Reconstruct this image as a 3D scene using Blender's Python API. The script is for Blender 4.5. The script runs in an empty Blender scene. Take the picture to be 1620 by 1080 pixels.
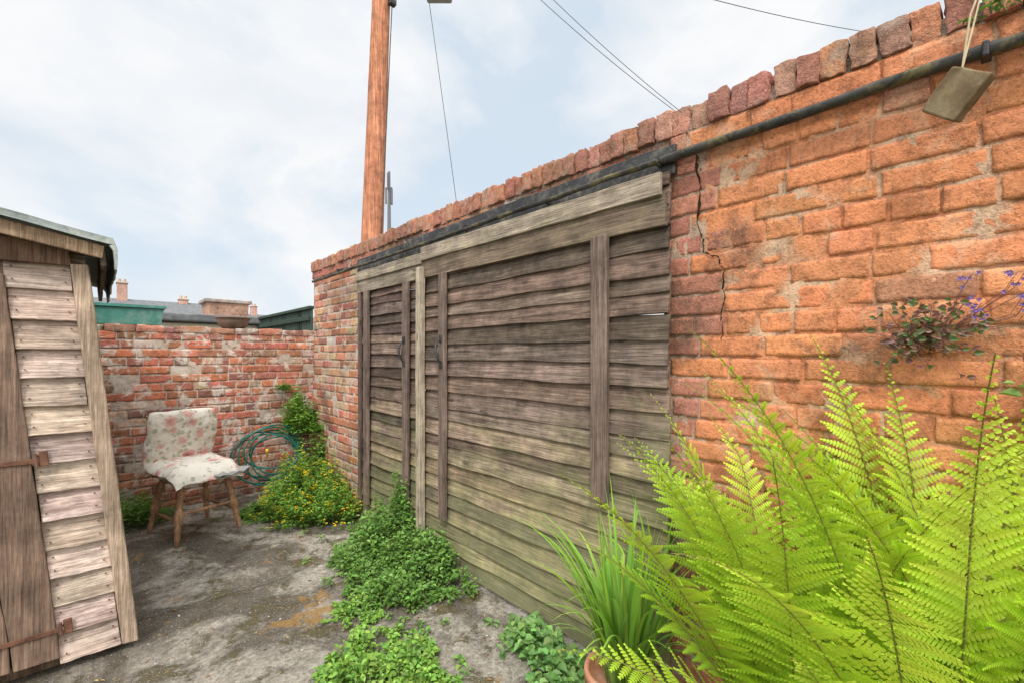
import bpy, math, random
import numpy as np
from mathutils import Vector, Matrix, noise
random.seed(7); R=random.random
def U(a,b): return a+(b-a)*R()
C=bpy.context.scene.collection
def W(xc,yc): return (.7373*xc+.6756*yc, -.6756*xc+.7373*yc)
def n3(x,y,z,s=1.0): return noise.noise(Vector((x*s,y*s,z*s)))

# ---------------- node helpers
def newmat(name):
    m=bpy.data.materials.new(name); m.use_nodes=True
    nt=m.node_tree; nt.nodes.clear()
    o=nt.nodes.new('ShaderNodeOutputMaterial'); p=nt.nodes.new('ShaderNodeBsdfPrincipled')
    nt.links.new(p.outputs[0],o.inputs[0]); p.inputs['Specular IOR Level'].default_value=.25
    p.inputs['Roughness'].default_value=.85
    return m,nt,p,o
def coords(nt,scale=(1,1,1),rot=(0,0,0),loc=(0,0,0)):
    t=nt.nodes.new('ShaderNodeTexCoord'); m=nt.nodes.new('ShaderNodeMapping')
    m.inputs['Scale'].default_value=scale; m.inputs['Rotation'].default_value=rot; m.inputs['Location'].default_value=loc
    nt.links.new(t.outputs['Object'],m.inputs[0]); return m.outputs[0]
def noi(nt,vec,scale,detail=5,rough=.6,dist=0):
    n=nt.nodes.new('ShaderNodeTexNoise'); n.inputs['Scale'].default_value=scale
    n.inputs['Detail'].default_value=detail; n.inputs['Roughness'].default_value=rough
    n.inputs['Distortion'].default_value=dist
    nt.links.new(vec,n.inputs['Vector']); return n.outputs['Fac']
def ramp(nt,fac,stops):
    r=nt.nodes.new('ShaderNodeValToRGB'); e=r.color_ramp.elements
    while len(e)<len(stops): e.new(.5)
    for i,(p,c) in enumerate(stops):
        e[i].position=p; e[i].color=(c,c,c,1) if not hasattr(c,'__len__') else (*c,1)
    nt.links.new(fac,r.inputs[0]); return r.outputs[0]
def mix(nt,fac,a,b,mode='MIX'):
    m=nt.nodes.new('ShaderNodeMix'); m.data_type='RGBA'; m.blend_type=mode
    for s,v in ((m.inputs[0],fac),(m.inputs[6],a),(m.inputs[7],b)):
        if isinstance(v,(int,float)): s.default_value=v
        elif isinstance(v,tuple): s.default_value=(*v,1)
        else: nt.links.new(v,s)
    return m.outputs[2]
def math_(nt,op,a,b=0.0):
    m=nt.nodes.new('ShaderNodeMath'); m.operation=op
    for s,v in ((m.inputs[0],a),(m.inputs[1],b)):
        if isinstance(v,(int,float)): s.default_value=v
        else: nt.links.new(v,s)
    return m.outputs[0]
def attr(nt,name='Col'):
    a=nt.nodes.new('ShaderNodeAttribute'); a.attribute_name=name; return a.outputs['Color']
def bump(nt,p,h,strength=.5,dist=.01):
    b=nt.nodes.new('ShaderNodeBump'); b.inputs['Strength'].default_value=strength
    b.inputs['Distance'].default_value=dist
    nt.links.new(h,b.inputs['Height']); nt.links.new(b.outputs[0],p.inputs['Normal'])
def sepz(nt,vec,i=2):
    s=nt.nodes.new('ShaderNodeSeparateXYZ'); nt.links.new(vec,s.inputs[0]); return s.outputs[i]

def brick_mat(name,pale=(.62,.52,.42),pale_amt=.5,dark_amt=.6,pos=(.56,.68),dpos=(.54,.72),bd=.008):
    m,nt,p,o=newmat(name); v=coords(nt); c=attr(nt)
    mid=noi(nt,v,24,6,.78)
    c=mix(nt,1.0,c,ramp(nt,mid,[(.3,.45),(.5,1.0),(.7,1.25)]),'MULTIPLY')
    f2=ramp(nt,noi(nt,v,7,6,.68,.5),[(pos[0],0.0),(pos[1],1.0)])
    c=mix(nt,math_(nt,'MULTIPLY',f2,pale_amt),c,pale)
    big=noi(nt,v,2.6,7,.66,.4)
    f3=ramp(nt,big,[(dpos[0],0.0),(dpos[1],1.0)])
    c=mix(nt,math_(nt,'MULTIPLY',f3,math_(nt,'MULTIPLY',ramp(nt,mid,[(.35,1.2),(.65,.5)]),dark_amt)),c,(.13,.08,.058))
    c=mix(nt,1.0,c,ramp(nt,noi(nt,coords(nt,(1,1,1),(0,0,0),(5,3,1)),1.6,4,.6),[(.35,.82),(.65,1.14)]),'MULTIPLY')
    fine=noi(nt,v,110,3,.78)
    c=mix(nt,math_(nt,'MULTIPLY',ramp(nt,fine,[(.55,0.0),(.65,1.0)]),.5),c,(.13,.065,.045))
    c=mix(nt,math_(nt,'MULTIPLY',ramp(nt,fine,[(.33,1.0),(.42,0.0)]),.35),c,(.75,.50,.33))
    nt.links.new(c,p.inputs['Base Color'])
    h=math_(nt,'ADD',fine,math_(nt,'MULTIPLY',mid,1.2))
    bump(nt,p,h,1.0,bd); p.inputs['Roughness'].default_value=.92
    return m
def wood_mat(name,dark,light,grain=1,moss=None,mossz=(0,1),rough=.85,gs=1.0,knots=True,mossmax=.42,mossx=None,blot=(.55,1.4)):
    m,nt,p,o=newmat(name)
    sc=[34*gs]*3; sc[grain]=1.5*gs
    v=coords(nt,tuple(sc)); v0=coords(nt)
    g=noi(nt,v,1.6,6,.76,.5)
    c=ramp(nt,g,[(.28,dark),(.5,tuple(.55*a+.45*b for a,b in zip(dark,light))),(.70,light)])
    sc2=[130*gs]*3; sc2[grain]=4*gs
    g2=noi(nt,coords(nt,tuple(sc2)),1.5,3,.7,.3)
    c=mix(nt,1.0,c,ramp(nt,g2,[(.35,.62),(.55,1.1)]),'MULTIPLY')
    c=mix(nt,1.0,c,attr(nt),'MULTIPLY')
    bl=noi(nt,v0,6,6,.72)
    c=mix(nt,1.0,c,ramp(nt,bl,[(.3,blot[0]),(.7,blot[1])]),'MULTIPLY')
    if knots:
        sk=[9]*3; sk[grain]=3.2
        vo=nt.nodes.new('ShaderNodeTexVoronoi'); vo.inputs['Scale'].default_value=1.0
        nt.links.new(coords(nt,tuple(sk)),vo.inputs['Vector'])
        k=ramp(nt,vo.outputs['Distance'],[(.05,1.0),(.13,0.0)])
        c=mix(nt,math_(nt,'MULTIPLY',k,.7),c,tuple(x*.4 for x in dark))
    if moss:
        t=nt.nodes.new('ShaderNodeTexCoord')
        z=sepz(nt,t.outputs['Object'])
        if mossx is not None:
            z=math_(nt,'ADD',z,math_(nt,'MULTIPLY',sepz(nt,t.outputs['Object'],1),mossx))
        mr=nt.nodes.new('ShaderNodeMapRange'); nt.links.new(z,mr.inputs[0])
        mr.inputs[1].default_value=mossz[0]; mr.inputs[2].default_value=mossz[1]
        mr.inputs[3].default_value=mossmax; mr.inputs[4].default_value=-.15
        f=math_(nt,'ADD',mr.outputs[0],noi(nt,coords(nt,(1,.6,2)),5,6,.72,.4))
        f=ramp(nt,f,[(.5,0.0),(.88,.88)])
        c=mix(nt,f,c,mix(nt,1.0,mix(nt,.42,c,(.25,.25,.235)),tuple(x*5 for x in moss),'MULTIPLY'))
    nt.links.new(c,p.inputs['Base Color']); p.inputs['Roughness'].default_value=rough
    bump(nt,p,math_(nt,'ADD',g,g2),.8,.005)
    return m
def leaf_mat(name,trans=.3,rough=.5):
    m,nt,p,o=newmat(name)
    c=attr(nt)
    nt.links.new(c,p.inputs['Base Color']); p.inputs['Roughness'].default_value=rough
    tr=nt.nodes.new('ShaderNodeBsdfTranslucent'); nt.links.new(mix(nt,1.0,c,(1.15,1.15,.7),'MULTIPLY'),tr.inputs[0])
    ms=nt.nodes.new('ShaderNodeMixShader'); ms.inputs[0].default_value=trans
    nt.links.new(p.outputs[0],ms.inputs[1]); nt.links.new(tr.outputs[0],ms.inputs[2]); nt.links.new(ms.outputs[0],o.inputs[0])
    return m
def plain_mat(name,col,rough=.6,spec=.25,var=.4,metal=0,patch=None,ps=9,useattr=False):
    m,nt,p,o=newmat(name); v=coords(nt)
    c=ramp(nt,noi(nt,v,12,5,.7),[(.3,tuple(x*(1-var) for x in col)),(.7,tuple(x*(1+var) for x in col))])
    if useattr: c=mix(nt,1.0,c,attr(nt),'MULTIPLY')
    if patch: c=mix(nt,ramp(nt,noi(nt,v,ps,6,.75,.4),[(.5,0.0),(.64,.85)]),c,patch)
    nt.links.new(c,p.inputs['Base Color']); p.inputs['Roughness'].default_value=rough
    p.inputs['Metallic'].default_value=metal; p.inputs['Specular IOR Level'].default_value=spec
    bump(nt,p,noi(nt,v,50,4,.7),.35,.005)
    return m

# ---------------- mesh builder
class B:
    def __init__(s): s.v=[];s.f=[];s.c=[]
    def add(s,vs,fs,col=(1,1,1)):
        o=len(s.v); s.v.extend(vs); s.f.extend([tuple(i+o for i in f) for f in fs])
        if len(col)==len(vs) and hasattr(col[0],'__len__'): s.c.extend(col)
        else: s.c.extend([col]*len(vs))
    def rbox(s,c,size,r=.004,seg=(1,1,1),rot=None,nz=0,nsc=12,col=(1,1,1),warp=None):
        h=[x/2 for x in size]; ax=[]
        for i in range(3):
            rr=min(r,h[i]*.9); n=seg[i]
            ax.append([-h[i]]+[-(h[i]-rr)+2*(h[i]-rr)*k/n for k in range(n+1)]+[h[i]])
        N=[len(a)-1 for a in ax]; idx={}; vs=[]; fs=[]
        cx,cy,cz=c; so=U(0,100)
        def V(i,j,k):
            key=(i,j,k)
            if key in idx: return idx[key]
            q=Vector((ax[0][i],ax[1][j],ax[2][k]))
            inn=Vector([max(-(h[t]-min(r,h[t]*.9)),min(h[t]-min(r,h[t]*.9),q[t])) for t in range(3)])
            d=q-inn
            if d.length>1e-9: q=inn+d.normalized()*min(r,min(h)*.9)
            if nz:
                q+=Vector((n3(q.x+so,q.y,q.z,nsc),n3(q.x,q.y+so,q.z,nsc),n3(q.x,q.y,q.z+so,nsc)))*nz
            if warp: q=warp(q)
            if rot: q=rot@q
            idx[key]=len(vs); vs.append((q.x+cx,q.y+cy,q.z+cz)); return idx[key]
        for a in range(3):
            b,d=(a+1)%3,(a+2)%3
            for side in (0,N[a]):
                for i in range(N[b]):
                    for j in range(N[d]):
                        def K(ii,jj):
                            k=[0,0,0];k[a]=side;k[b]=ii;k[d]=jj;return V(*k)
                        q=(K(i,j),K(i+1,j),K(i+1,j+1),K(i,j+1))
                        fs.append(q if side else q[::-1])
        s.add(vs,fs,col)
    def tube(s,pts,rad,n=8,col=(1,1,1),cap=True):
        pts=[Vector(p) for p in pts]; m=len(pts); vs=[];fs=[]
        if not hasattr(rad,'__len__'): rad=[rad]*m
        if m>len(rad): rad=list(rad)+[rad[-1]]*(m-len(rad))
        prev=None
        for i,p in enumerate(pts):
            t=(pts[min(i+1,m-1)]-pts[max(i-1,0)]).normalized()
            if prev is None:
                a=Vector((0,0,1)) if abs(t.z)<.9 else Vector((1,0,0)); u=t.cross(a).normalized()
            else: u=(prev-t*prev.dot(t)).normalized()
            prev=u; w=t.cross(u)
            for k in range(n):
                an=2*math.pi*k/n; q=p+(u*math.cos(an)+w*math.sin(an))*rad[i]; vs.append(tuple(q))
        for i in range(m-1):
            for k in range(n):
                k2=(k+1)%n; fs.append((i*n+k,i*n+k2,(i+1)*n+k2,(i+1)*n+k))
        if cap: fs.append(tuple(range(n))[::-1]); fs.append(tuple((m-1)*n+k for k in range(n)))
        s.add(vs,fs,col)
    def leaf(s,b,d,nrm,L,w,col,fold=.25):
        d=d.normalized(); sd=d.cross(nrm)
        if sd.length<1e-4: sd=Vector((1,0,0))
        sd.normalize(); up=sd.cross(d)
        f=up*(w*fold)
        t=b+d*L-up*L*.15
        s.add([tuple(b),tuple(b+d*L*.25+sd*w*.45+f),tuple(b+d*L*.62+sd*w*.42+f),tuple(t),
               tuple(b+d*L*.62-sd*w*.42+f),tuple(b+d*L*.25-sd*w*.45+f)],[(0,1,2,3),(0,3,4,5)],col)
    def build(s,name,mat,parent=None,origin=None,smooth=False,**props):
        me=bpy.data.meshes.new(name)
        if parent is not None: o=parent['_w']
        else: o=origin if origin is not None else (0,0,0)
        ox,oy,oz=o
        me.from_pydata([(x-ox,y-oy,z-oz) for x,y,z in s.v],[],s.f)
        a=me.color_attributes.new('Col','FLOAT_COLOR','POINT')
        arr=np.ones((len(s.v),4),dtype=np.float32); arr[:,:3]=np.array(s.c,dtype=np.float32)[:,:3]
        a.data.foreach_set('color',arr.ravel())
        if smooth: me.polygons.foreach_set('use_smooth',[True]*len(me.polygons))
        me.materials.append(mat); me.update()
        ob=bpy.data.objects.new(name,me); C.objects.link(ob)
        if parent is not None: ob.parent=parent
        else: ob.location=o
        ob['_w']=tuple(o)
        for k,v in props.items(): ob[k]=v
        return ob
def thing(name,label,cat,loc,group=None):
    e=bpy.data.objects.new(name,None); e.empty_display_size=.1; C.objects.link(e); e.location=loc
    e['_w']=tuple(loc); e['label']=label; e['category']=cat
    if group: e['group']=group
    return e

# ---------------- materials
M_brick=brick_mat('worn_brick',(.66,.43,.28),.42,.72,(.54,.64),(.54,.65),.0055)
M_brick_back=brick_mat('lime_stained_brick',(.72,.64,.56),.80,.55,(.52,.59),(.53,.65))
M_cope=brick_mat('coping_brick',(.42,.37,.30),.5,.65,(.53,.62),(.51,.66))
M_gate=wood_mat('weathered_gate_wood',(.070,.048,.039),(.41,.31,.25),1,moss=(.225,.25,.145),mossz=(.0,1.35),mossmax=.52,mossx=.22,blot=(.42,1.5))
M_gateV=wood_mat('weathered_batten_wood',(.075,.052,.042),(.29,.215,.175),2,moss=(.22,.23,.13),mossz=(-.6,.7))
M_top=wood_mat('pale_board_wood',(.14,.108,.08),(.53,.45,.35),1,moss=(.21,.21,.14),mossz=(1.0,2.9),mossmax=.25)
M_postp=wood_mat('pale_post_wood',(.22,.18,.13),(.55,.47,.36),2)
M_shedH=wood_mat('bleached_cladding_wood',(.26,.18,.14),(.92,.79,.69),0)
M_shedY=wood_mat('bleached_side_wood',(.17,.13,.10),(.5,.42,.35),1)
M_shedV=wood_mat('brown_door_wood',(.13,.08,.055),(.38,.26,.19),2,gs=.8)
M_shedC=wood_mat('corner_wood',(.22,.15,.10),(.58,.45,.34),2)
M_polew=wood_mat('pole_wood',(.24,.08,.04),(.70,.32,.18),2,gs=.6,knots=False)
M_chair=wood_mat('varnished_chair_wood',(.26,.12,.06),(.58,.36,.21),2,knots=False,rough=.55)
M_felt=plain_mat('roofing_felt',(.27,.31,.30),.9,.2,.35,patch=(.48,.50,.44),ps=5)
M_rust=plain_mat('rusty_iron',(.17,.08,.05),.8,.3,.5)
M_black=plain_mat('black_iron',(.030,.030,.032),.55,.4,.5,patch=(.14,.13,.10),ps=11)
M_rail=plain_mat('mossy_rail_paint',(.045,.043,.040),.6,.3,.6,patch=(.20,.165,.06),ps=8)
M_leaf=leaf_mat('leaf',.3,.45); M_fern=leaf_mat('fern_leaf',.4,.5); M_petal=leaf_mat('petal',.3,.6)
M_terra=plain_mat('terracotta',(.55,.25,.15),.85,.2,.25,patch=(.5,.38,.3),ps=6)
M_soil=plain_mat('soil',(.05,.035,.025),.95,.1,.5)
M_teal=plain_mat('teal_plastic',(.06,.22,.18),.5,.4,.25,patch=(.16,.28,.24),ps=7)
M_bowl=plain_mat('brown_plastic',(.18,.13,.10),.7,.3,.3)
M_green=plain_mat('dark_green_paint',(.032,.052,.042),.7,.2,.3,useattr=True)
M_render=plain_mat('cream_render',(.55,.50,.38),.9,.2,.2)
M_slate=plain_mat('slate',(.14,.145,.15),.8,.3,.35)
M_hose=plain_mat('green_hose_rubber',(.008,.12,.09),.35,.5,.15)
M_yel=plain_mat('yellow_plastic',(.70,.48,.04),.4,.5,.1)
M_grey=plain_mat('grey_metal',(.30,.31,.32),.5,.4,.15)
M_mast=plain_mat('mast_metal',(.13,.135,.14),.5,.4,.15)
M_wire=plain_mat('cable',(.06,.06,.07),.6,.3,.1)

# ground
def ground_mat():
    m,nt,p,o=newmat('mossy_concrete'); v=coords(nt)
    fine=noi(nt,v,38,8,.82)
    c=ramp(nt,fine,[(.32,(.15,.13,.105)),(.5,(.43,.385,.32)),(.66,(.70,.645,.56))])
    blot=noi(nt,v,9,6,.7)
    c=mix(nt,1.0,c,ramp(nt,blot,[(.35,.68),(.65,1.15)]),'MULTIPLY')
    dk=mix(nt,fine,(.022,.018,.013),(.23,.195,.15))
    big=noi(nt,coords(nt,(1,1,1),(0,0,0),(3.1,.7,0)),1.5,7,.62,.8)
    c=mix(nt,ramp(nt,big,[(.47,0.0),(.54,.85)]),c,dk)
    m2=noi(nt,v,4.6,8,.70,.4)
    moss=mix(nt,noi(nt,v,50,5,.7),(.05,.042,.015),(.20,.16,.065))
    c=mix(nt,ramp(nt,m2,[(.54,0.0),(.595,.9)]),c,moss)
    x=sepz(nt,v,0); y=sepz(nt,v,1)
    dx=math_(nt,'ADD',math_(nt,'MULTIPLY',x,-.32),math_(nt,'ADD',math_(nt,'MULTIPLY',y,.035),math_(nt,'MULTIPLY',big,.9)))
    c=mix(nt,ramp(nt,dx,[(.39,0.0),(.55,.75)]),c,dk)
    m3=noi(nt,coords(nt,(1,1,1),(.4,.8,2)),7.0,8,.70,.5)
    dist=nt.nodes.new('ShaderNodeVectorMath'); dist.operation='DISTANCE'; nt.links.new(v,dist.inputs[0]); dist.inputs[1].default_value=(.88,2.56,0)
    near=ramp(nt,dist.outputs['Value'],[(.04,.18),(.30,0.0)])
    c=mix(nt,ramp(nt,math_(nt,'ADD',m3,near),[(.61,0.0),(.67,.8)]),c,mix(nt,fine,(.18,.09,.015),(.56,.33,.10)))
    st=ramp(nt,noi(nt,v,150,3,.6),[(.60,0.0),(.67,.8)])
    c=mix(nt,st,c,(.66,.62,.54))
    vo=nt.nodes.new('ShaderNodeTexVoronoi'); vo.feature='DISTANCE_TO_EDGE'; vo.inputs['Scale'].default_value=.55
    wv=nt.nodes.new('ShaderNodeVectorMath'); wv.operation='ADD'; nt.links.new(v,wv.inputs[0])
    nn=nt.nodes.new('ShaderNodeTexNoise'); nn.inputs['Scale'].default_value=4; nn.inputs['Detail'].default_value=5; nt.links.new(v,nn.inputs['Vector'])
    sc=nt.nodes.new('ShaderNodeVectorMath'); sc.operation='SCALE'; sc.inputs['Scale'].default_value=.25; nt.links.new(nn.outputs['Color'],sc.inputs[0]); nt.links.new(sc.outputs[0],wv.inputs[1])
    nt.links.new(wv.outputs[0],vo.inputs['Vector'])
    ck=ramp(nt,vo.outputs['Distance'],[(.001,1.0),(.007,0.0)])
    c=mix(nt,math_(nt,'MULTIPLY',ck,.7),c,(.07,.06,.03))
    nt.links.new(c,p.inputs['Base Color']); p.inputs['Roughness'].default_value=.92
    h=math_(nt,'ADD',math_(nt,'MULTIPLY',fine,1.5),math_(nt,'MULTIPLY',ramp(nt,m2,[(.52,0.0),(.60,1.0)]),.7))
    bump(nt,p,h,1.0,.015); return m
b=B(); S=.03; x0,x1,y0,y1=-2.2,1.80,-1.4,5.25
nx=int((x1-x0)/S); ny=int((y1-y0)/S); vs=[];fs=[]
def gz(x,y): return .016*n3(x,y,0,1.7)+.008*n3(x,y,3,8)+.004*n3(x,y,7,25)
for j in range(ny+1):
    for i in range(nx+1):
        x=x0+(x1-x0)*i/nx;y=y0+(y1-y0)*j/ny
        vs.append((x,y,gz(x,y)))
for j in range(ny):
    for i in range(nx):
        a=j*(nx+1)+i; fs.append((a,a+1,a+nx+2,a+nx+1))
b.add(vs,fs); b.build('yard_paving',ground_mat(),smooth=True,kind='structure',label='cracked mossy concrete yard surface')
b=B(); b.add([(-600,-600,-.04),(600,-600,-.04),(600,600,-.04),(-600,600,-.04)],[(0,1,2,3)])
b.build('ground',plain_mat('earth',(.16,.15,.11),.95,.1,.4),kind='structure')

# ---------------- brick surfaces
def brickface(b,mp,L0,L1,z0,z1,colf,mortf,ch=.0785,bl=.232,wob=.0028,hdr=4,ring=-.011,mw=-.0042,jw=.0038):
    nrow=int(round((z1-z0)/ch)); ch=(z1-z0)/nrow
    for r in range(nrow):
        header=(r%hdr==2); l=bl/2 if header else bl
        u=L0-(l*.5 if r%2 else 0)-U(0,.03)
        while u<L1:
            ll=l*U(.95,1.05)
            if not header and R()<.10: ll*=.55
            a=max(u,L0)+jw*U(.6,1.4); e=min(u+ll,L1)-jw*U(.6,1.4); u+=ll
            if e-a<.03: continue
            v0=z0+r*ch+jw*U(.6,1.5); v1=z0+(r+1)*ch-jw*U(.6,1.5)
            uc,vc=(a+e)/2,(v0+v1)/2
            col=colf(uc,vc); dep=U(-.0028,.0028); so=U(0,99)
            if R()<.08: dep-=.005
            nu=13 if e-a>.15 else 8
            su=[0,.0+.0025/(e-a),.06]+[.06+.88*k/(nu-3) for k in range(1,nu-3)]+[.94,1-.0025/(e-a),1]
            sv=[0,.038,.2,.5,.8,.962,1]
            tu,tv=U(-.008,.008),U(-.025,.025)
            vs=[];fs=[];cs=[]
            for jv,t in enumerate(sv):
                for iu,s in enumerate(su):
                    uu=a+(e-a)*s; vv=v0+(v1-v0)*t
                    ed=min(iu,len(su)-1-iu,jv,len(sv)-1-jv)
                    w=dep+tu*(uu-uc)+tv*(vv-vc)
                    w+={0:ring,1:-.0004}.get(ed,0)
                    k=wob*(1.4 if ed<2 else 1)
                    du=n3(uu+so,vv,0,60)*k*1.4; dv=n3(uu,vv+so,0,60)*k*1.5
                    w+=n3(uu,vv,so,22)*k*.5+n3(uu,vv,so,60)*k*.9
                    vs.append(mp(uu+du,vv+dv,w)); cs.append(col if ed>0 else tuple(.75*x for x in col))
            n=len(su)
            for j in range(len(sv)-1):
                for i in range(n-1):
                    q=j*n+i; fs.append((q,q+1,q+n+1,q+n))
            b.add(vs,fs,cs)
    st=.018; nu=int((L1-L0)/st); nv=int((z1-z0)/st); vs=[];cs=[];fs=[]
    for j in range(nv+1):
        for i in range(nu+1):
            u=L0+(L1-L0)*i/nu; v=z0+(z1-z0)*j/nv
            w=mw+.0070*n3(u,v,5,9)+.004*n3(u,v,1,40)
            vs.append(mp(u,v,w)); cs.append(mortf(u,v))
    for j in range(nv):
        for i in range(nu):
            q=j*(nu+1)+i; fs.append((q,q+1,q+nu+2,q+nu+1))
    b.add(vs,fs,cs)
def jit(c,a=.15,v=.2):
    k=U(1-v,1+v); return tuple(x*k*U(1-a,1+a) for x in c)
def lerp(a,c,t): return tuple(x*(1-t)+y*t for x,y in zip(a,c))
XW=1.77
def right_col(u,v):
    if u>3.7:
        r=R()
        if r<.4: return jit((.55,.35,.24))
        if r<.75: return jit((.50,.21,.12))
        return jit((.38,.16,.11))
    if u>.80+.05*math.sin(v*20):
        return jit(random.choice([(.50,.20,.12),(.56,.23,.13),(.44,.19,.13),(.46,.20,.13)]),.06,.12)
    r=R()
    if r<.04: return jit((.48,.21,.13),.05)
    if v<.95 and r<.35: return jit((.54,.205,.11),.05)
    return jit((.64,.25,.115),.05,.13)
def right_mort(u,v):
    if u>3.7: return (.56,.52,.45)
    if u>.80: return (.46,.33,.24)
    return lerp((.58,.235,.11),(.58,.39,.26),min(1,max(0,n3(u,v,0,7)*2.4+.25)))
wall=thing('brick_wall','tall weathered orange brick boundary wall with coping and crack','wall',(1.87,1.9,0))
b=B()
JY=.975
def bulge(u,v,w): return (XW-w-.03*max(0,(1.6-v)),u,v)
brickface(b,lambda u,v,w:(XW-w,u,v),-1.35,JY,0,2.205,right_col,right_mort,ch=.0815)
brickface(b,bulge,3.84,5.14,0,2.205,right_col,right_mort)
brickface(b,lambda u,v,w:(XW-.028-w,u,v),-1.35,.94,2.205,2.285,right_col,right_mort)
brickface(b,lambda u,v,w:(XW-.02-w,u,v),.94,5.14,2.205,2.285,lambda u,v:jit((.42,.18,.12)),lambda u,v:(.42,.35,.29))
b.rbox((XW+.115,(JY-1.34)/2,1.14),(.18,2.29,2.26),.01,col=(.4,.2,.12))
b.rbox((XW+.125,4.49,1.14),(.18,1.28,2.26),.01,col=(.4,.2,.12))
b.rbox((XW+.097,1.9,2.243),(.19,6.46,.078),.006,col=(.42,.26,.17))
jc=lambda u,v:jit((.40,.18,.12)); jm=lambda u,v:(.45,.38,.31)
brickface(b,lambda u,v,w:(XW+u,JY+w+.012,v),0.0,.2,0,2.2,jc,jm)
brickface(b,lambda u,v,w:(XW+u,3.84-w-.012,v),0.0,.2,0,2.2,jc,jm)
brickface(b,lambda u,v,w:(XW+u,5.14+w+.006,v),0.0,.2,0,2.28,right_col,right_mort)
b.build('wall_face',M_brick,wall,smooth=True)
b=B(); y=-1.35
while y<5.14:
    th=U(.064,.073)
    c=random.choice([(.48,.21,.14),(.41,.18,.13),(.42,.22,.16),(.52,.23,.14),(.38,.19,.14),(.46,.25,.17)])
    if y>.95: c=lerp(c,(.46,.20,.12),.4)
    h=U(.096,.114)
    rt=Matrix.Rotation(U(-.05,.05),3,'X')@Matrix.Rotation(U(-.05,.05),3,'Z')@Matrix.Rotation(U(-.03,.03),3,'Y')
    b.rbox((XW+.085+U(-.016,.006),y+th/2,2.285+h/2),(U(.218,.235),th,h),.003,(8,5,6),rt,.009,40,jit(c,.08,.2))
    y+=th+U(.003,.008)
b.rbox((XW+.085,1.9,2.305),(.205,6.44,.075),.01,(2,160,2),None,.012,22,(.40,.33,.26))
b.build('coping',M_cope,wall,smooth=True,label='brick-on-edge coping with lichen')
b=B()
path=[(.838,2.19),(.840,2.13),(.822,2.06),(.832,1.98),(.835,1.92),(.815,1.86),(.812,1.80),(.785,1.785),(.755,1.775),(.745,1.735),(.728,1.725),(.738,1.66),(.730,1.60),(.745,1.55),(.738,1.50),(.742,1.43)]
pts=[]
for i in range(len(path)-1):
    for k in range(5):
        t=k/5; pts.append((path[i][0]*(1-t)+path[i+1][0]*t+U(-.004,.004),path[i][1]*(1-t)+path[i+1][1]*t+U(-.004,.004)))
vs=[];fs=[]
for i,(u,v) in enumerate(pts):
    w=(.0085*U(.2,1.2))*(1-.75*i/len(pts))
    vs+= [(XW-.0072,u-w,v-w*.7),(XW-.0072,u+w*.6,v+w*.7)]
for i in range(len(pts)-1): fs.append((2*i,2*i+1,2*i+3,2*i+2))
b.add(vs,fs); b.build('crack',plain_mat('crack_shadow',(.035,.022,.014),1,.0,.4),wall)

# back wall
bw=thing('brick_wall','low red brick wall with lime stains behind the chair','wall',(-.2,5.28,0))
def bc(u,v):
    r=R()
    if r<.5: return jit((.54,.19,.115))
    if r<.78: return jit((.44,.17,.115))
    if r<.92: return jit((.62,.36,.26))
    return jit((.29,.14,.11))
b=B()
YB=5.14
brickface(b,lambda u,v,w:(u,YB-w,v),-2.1,XW+.05,0,1.60,bc,lambda u,v:(.57,.47,.39),ch=.0755,bl=.225,hdr=3)
b.rbox((-.15,YB+.125,.80),(3.85,.19,1.59),.01,col=(.4,.3,.22))
b.build('wall_face',M_brick_back,bw,smooth=True)
b=B(); x=-2.1
while x<XW:
    w=U(.10,.115)*random.choice([1,1,2]); h=U(.045,.065)
    b.rbox((x+w/2,YB+.105,1.605+h/2-.01),(w-.004,.225,h),.004,(4,4,2),Matrix.Rotation(U(-.04,.04),3,'Y'),.009,25,jit(random.choice([(.52,.24,.16),(.46,.30,.22),(.44,.22,.16)])))
    x+=w
b.build('coping',M_brick_back,bw,smooth=True)

# ---------------- rail, lintel
rail=thing('gutter_rail','black mossy gutter rail running along the brick wall','rail',(1.68,1.9,2.2))
def gutter(b,ya,yb,za,zb,x,w,h):
    prof=[(-w,h*.4),(-w*1.05,0),(-w*.8,-h*.55),(-w*.2,-h*.8),(w*.5,-h*.7),(w,-h*.2),(w,h*.4),(w*.5,h*.55),(-w*.4,h*.5)]
    n=len(prof);seg=110;vs=[];fs=[]
    for i in range(seg+1):
        t=i/seg;y=ya+(yb-ya)*t;z=za+(zb-za)*t+.006*n3(y,0,0,3)
        for (a,c) in prof:
            vs.append((x+a+.003*n3(y,a*30,c*30,16),y,z+c+.004*n3(y,a*40,c,20)))
    for i in range(seg):
        for k in range(n): fs.append((i*n+k,i*n+(k+1)%n,(i+1)*n+(k+1)%n,(i+1)*n+k))
    fs.append(tuple(range(n))[::-1]);fs.append(tuple(seg*n+k for k in range(n)))
    b.add(vs,fs)
b=B(); gutter(b,-1.3,.98,2.184,2.192,1.708,.016,.023)
b.build('gutter',M_rail,rail,smooth=True)
b=B(); gutter(b,.96,2.55,2.178,2.162,1.675,.013,.016); gutter(b,2.5,4.9,2.16,2.15,1.675,.013,.015)
b.build('pipe',M_rail,rail,smooth=True)
for yy in (-.55,.04,.97,1.6,2.3,2.55,3.1,3.6,4.3):
    b=B(); b.rbox((1.712,yy,2.187),(.052,.014,.040),.004,nz=.002); b.rbox((1.738,yy,2.195),(.010,.020,.05),.003)
    b.build('bracket',M_black,rail)
li=B(); li.rbox((1.737,1.98,2.19),(.026,2.14,.125),.004,(1,20,1),nz=.004)
li.rbox((1.737,3.5,2.18),(.026,.85,.11),.004,(1,8,1),nz=.004)
li.rbox((1.82,2.37,2.185),(.14,2.80,.022),.003)
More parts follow.
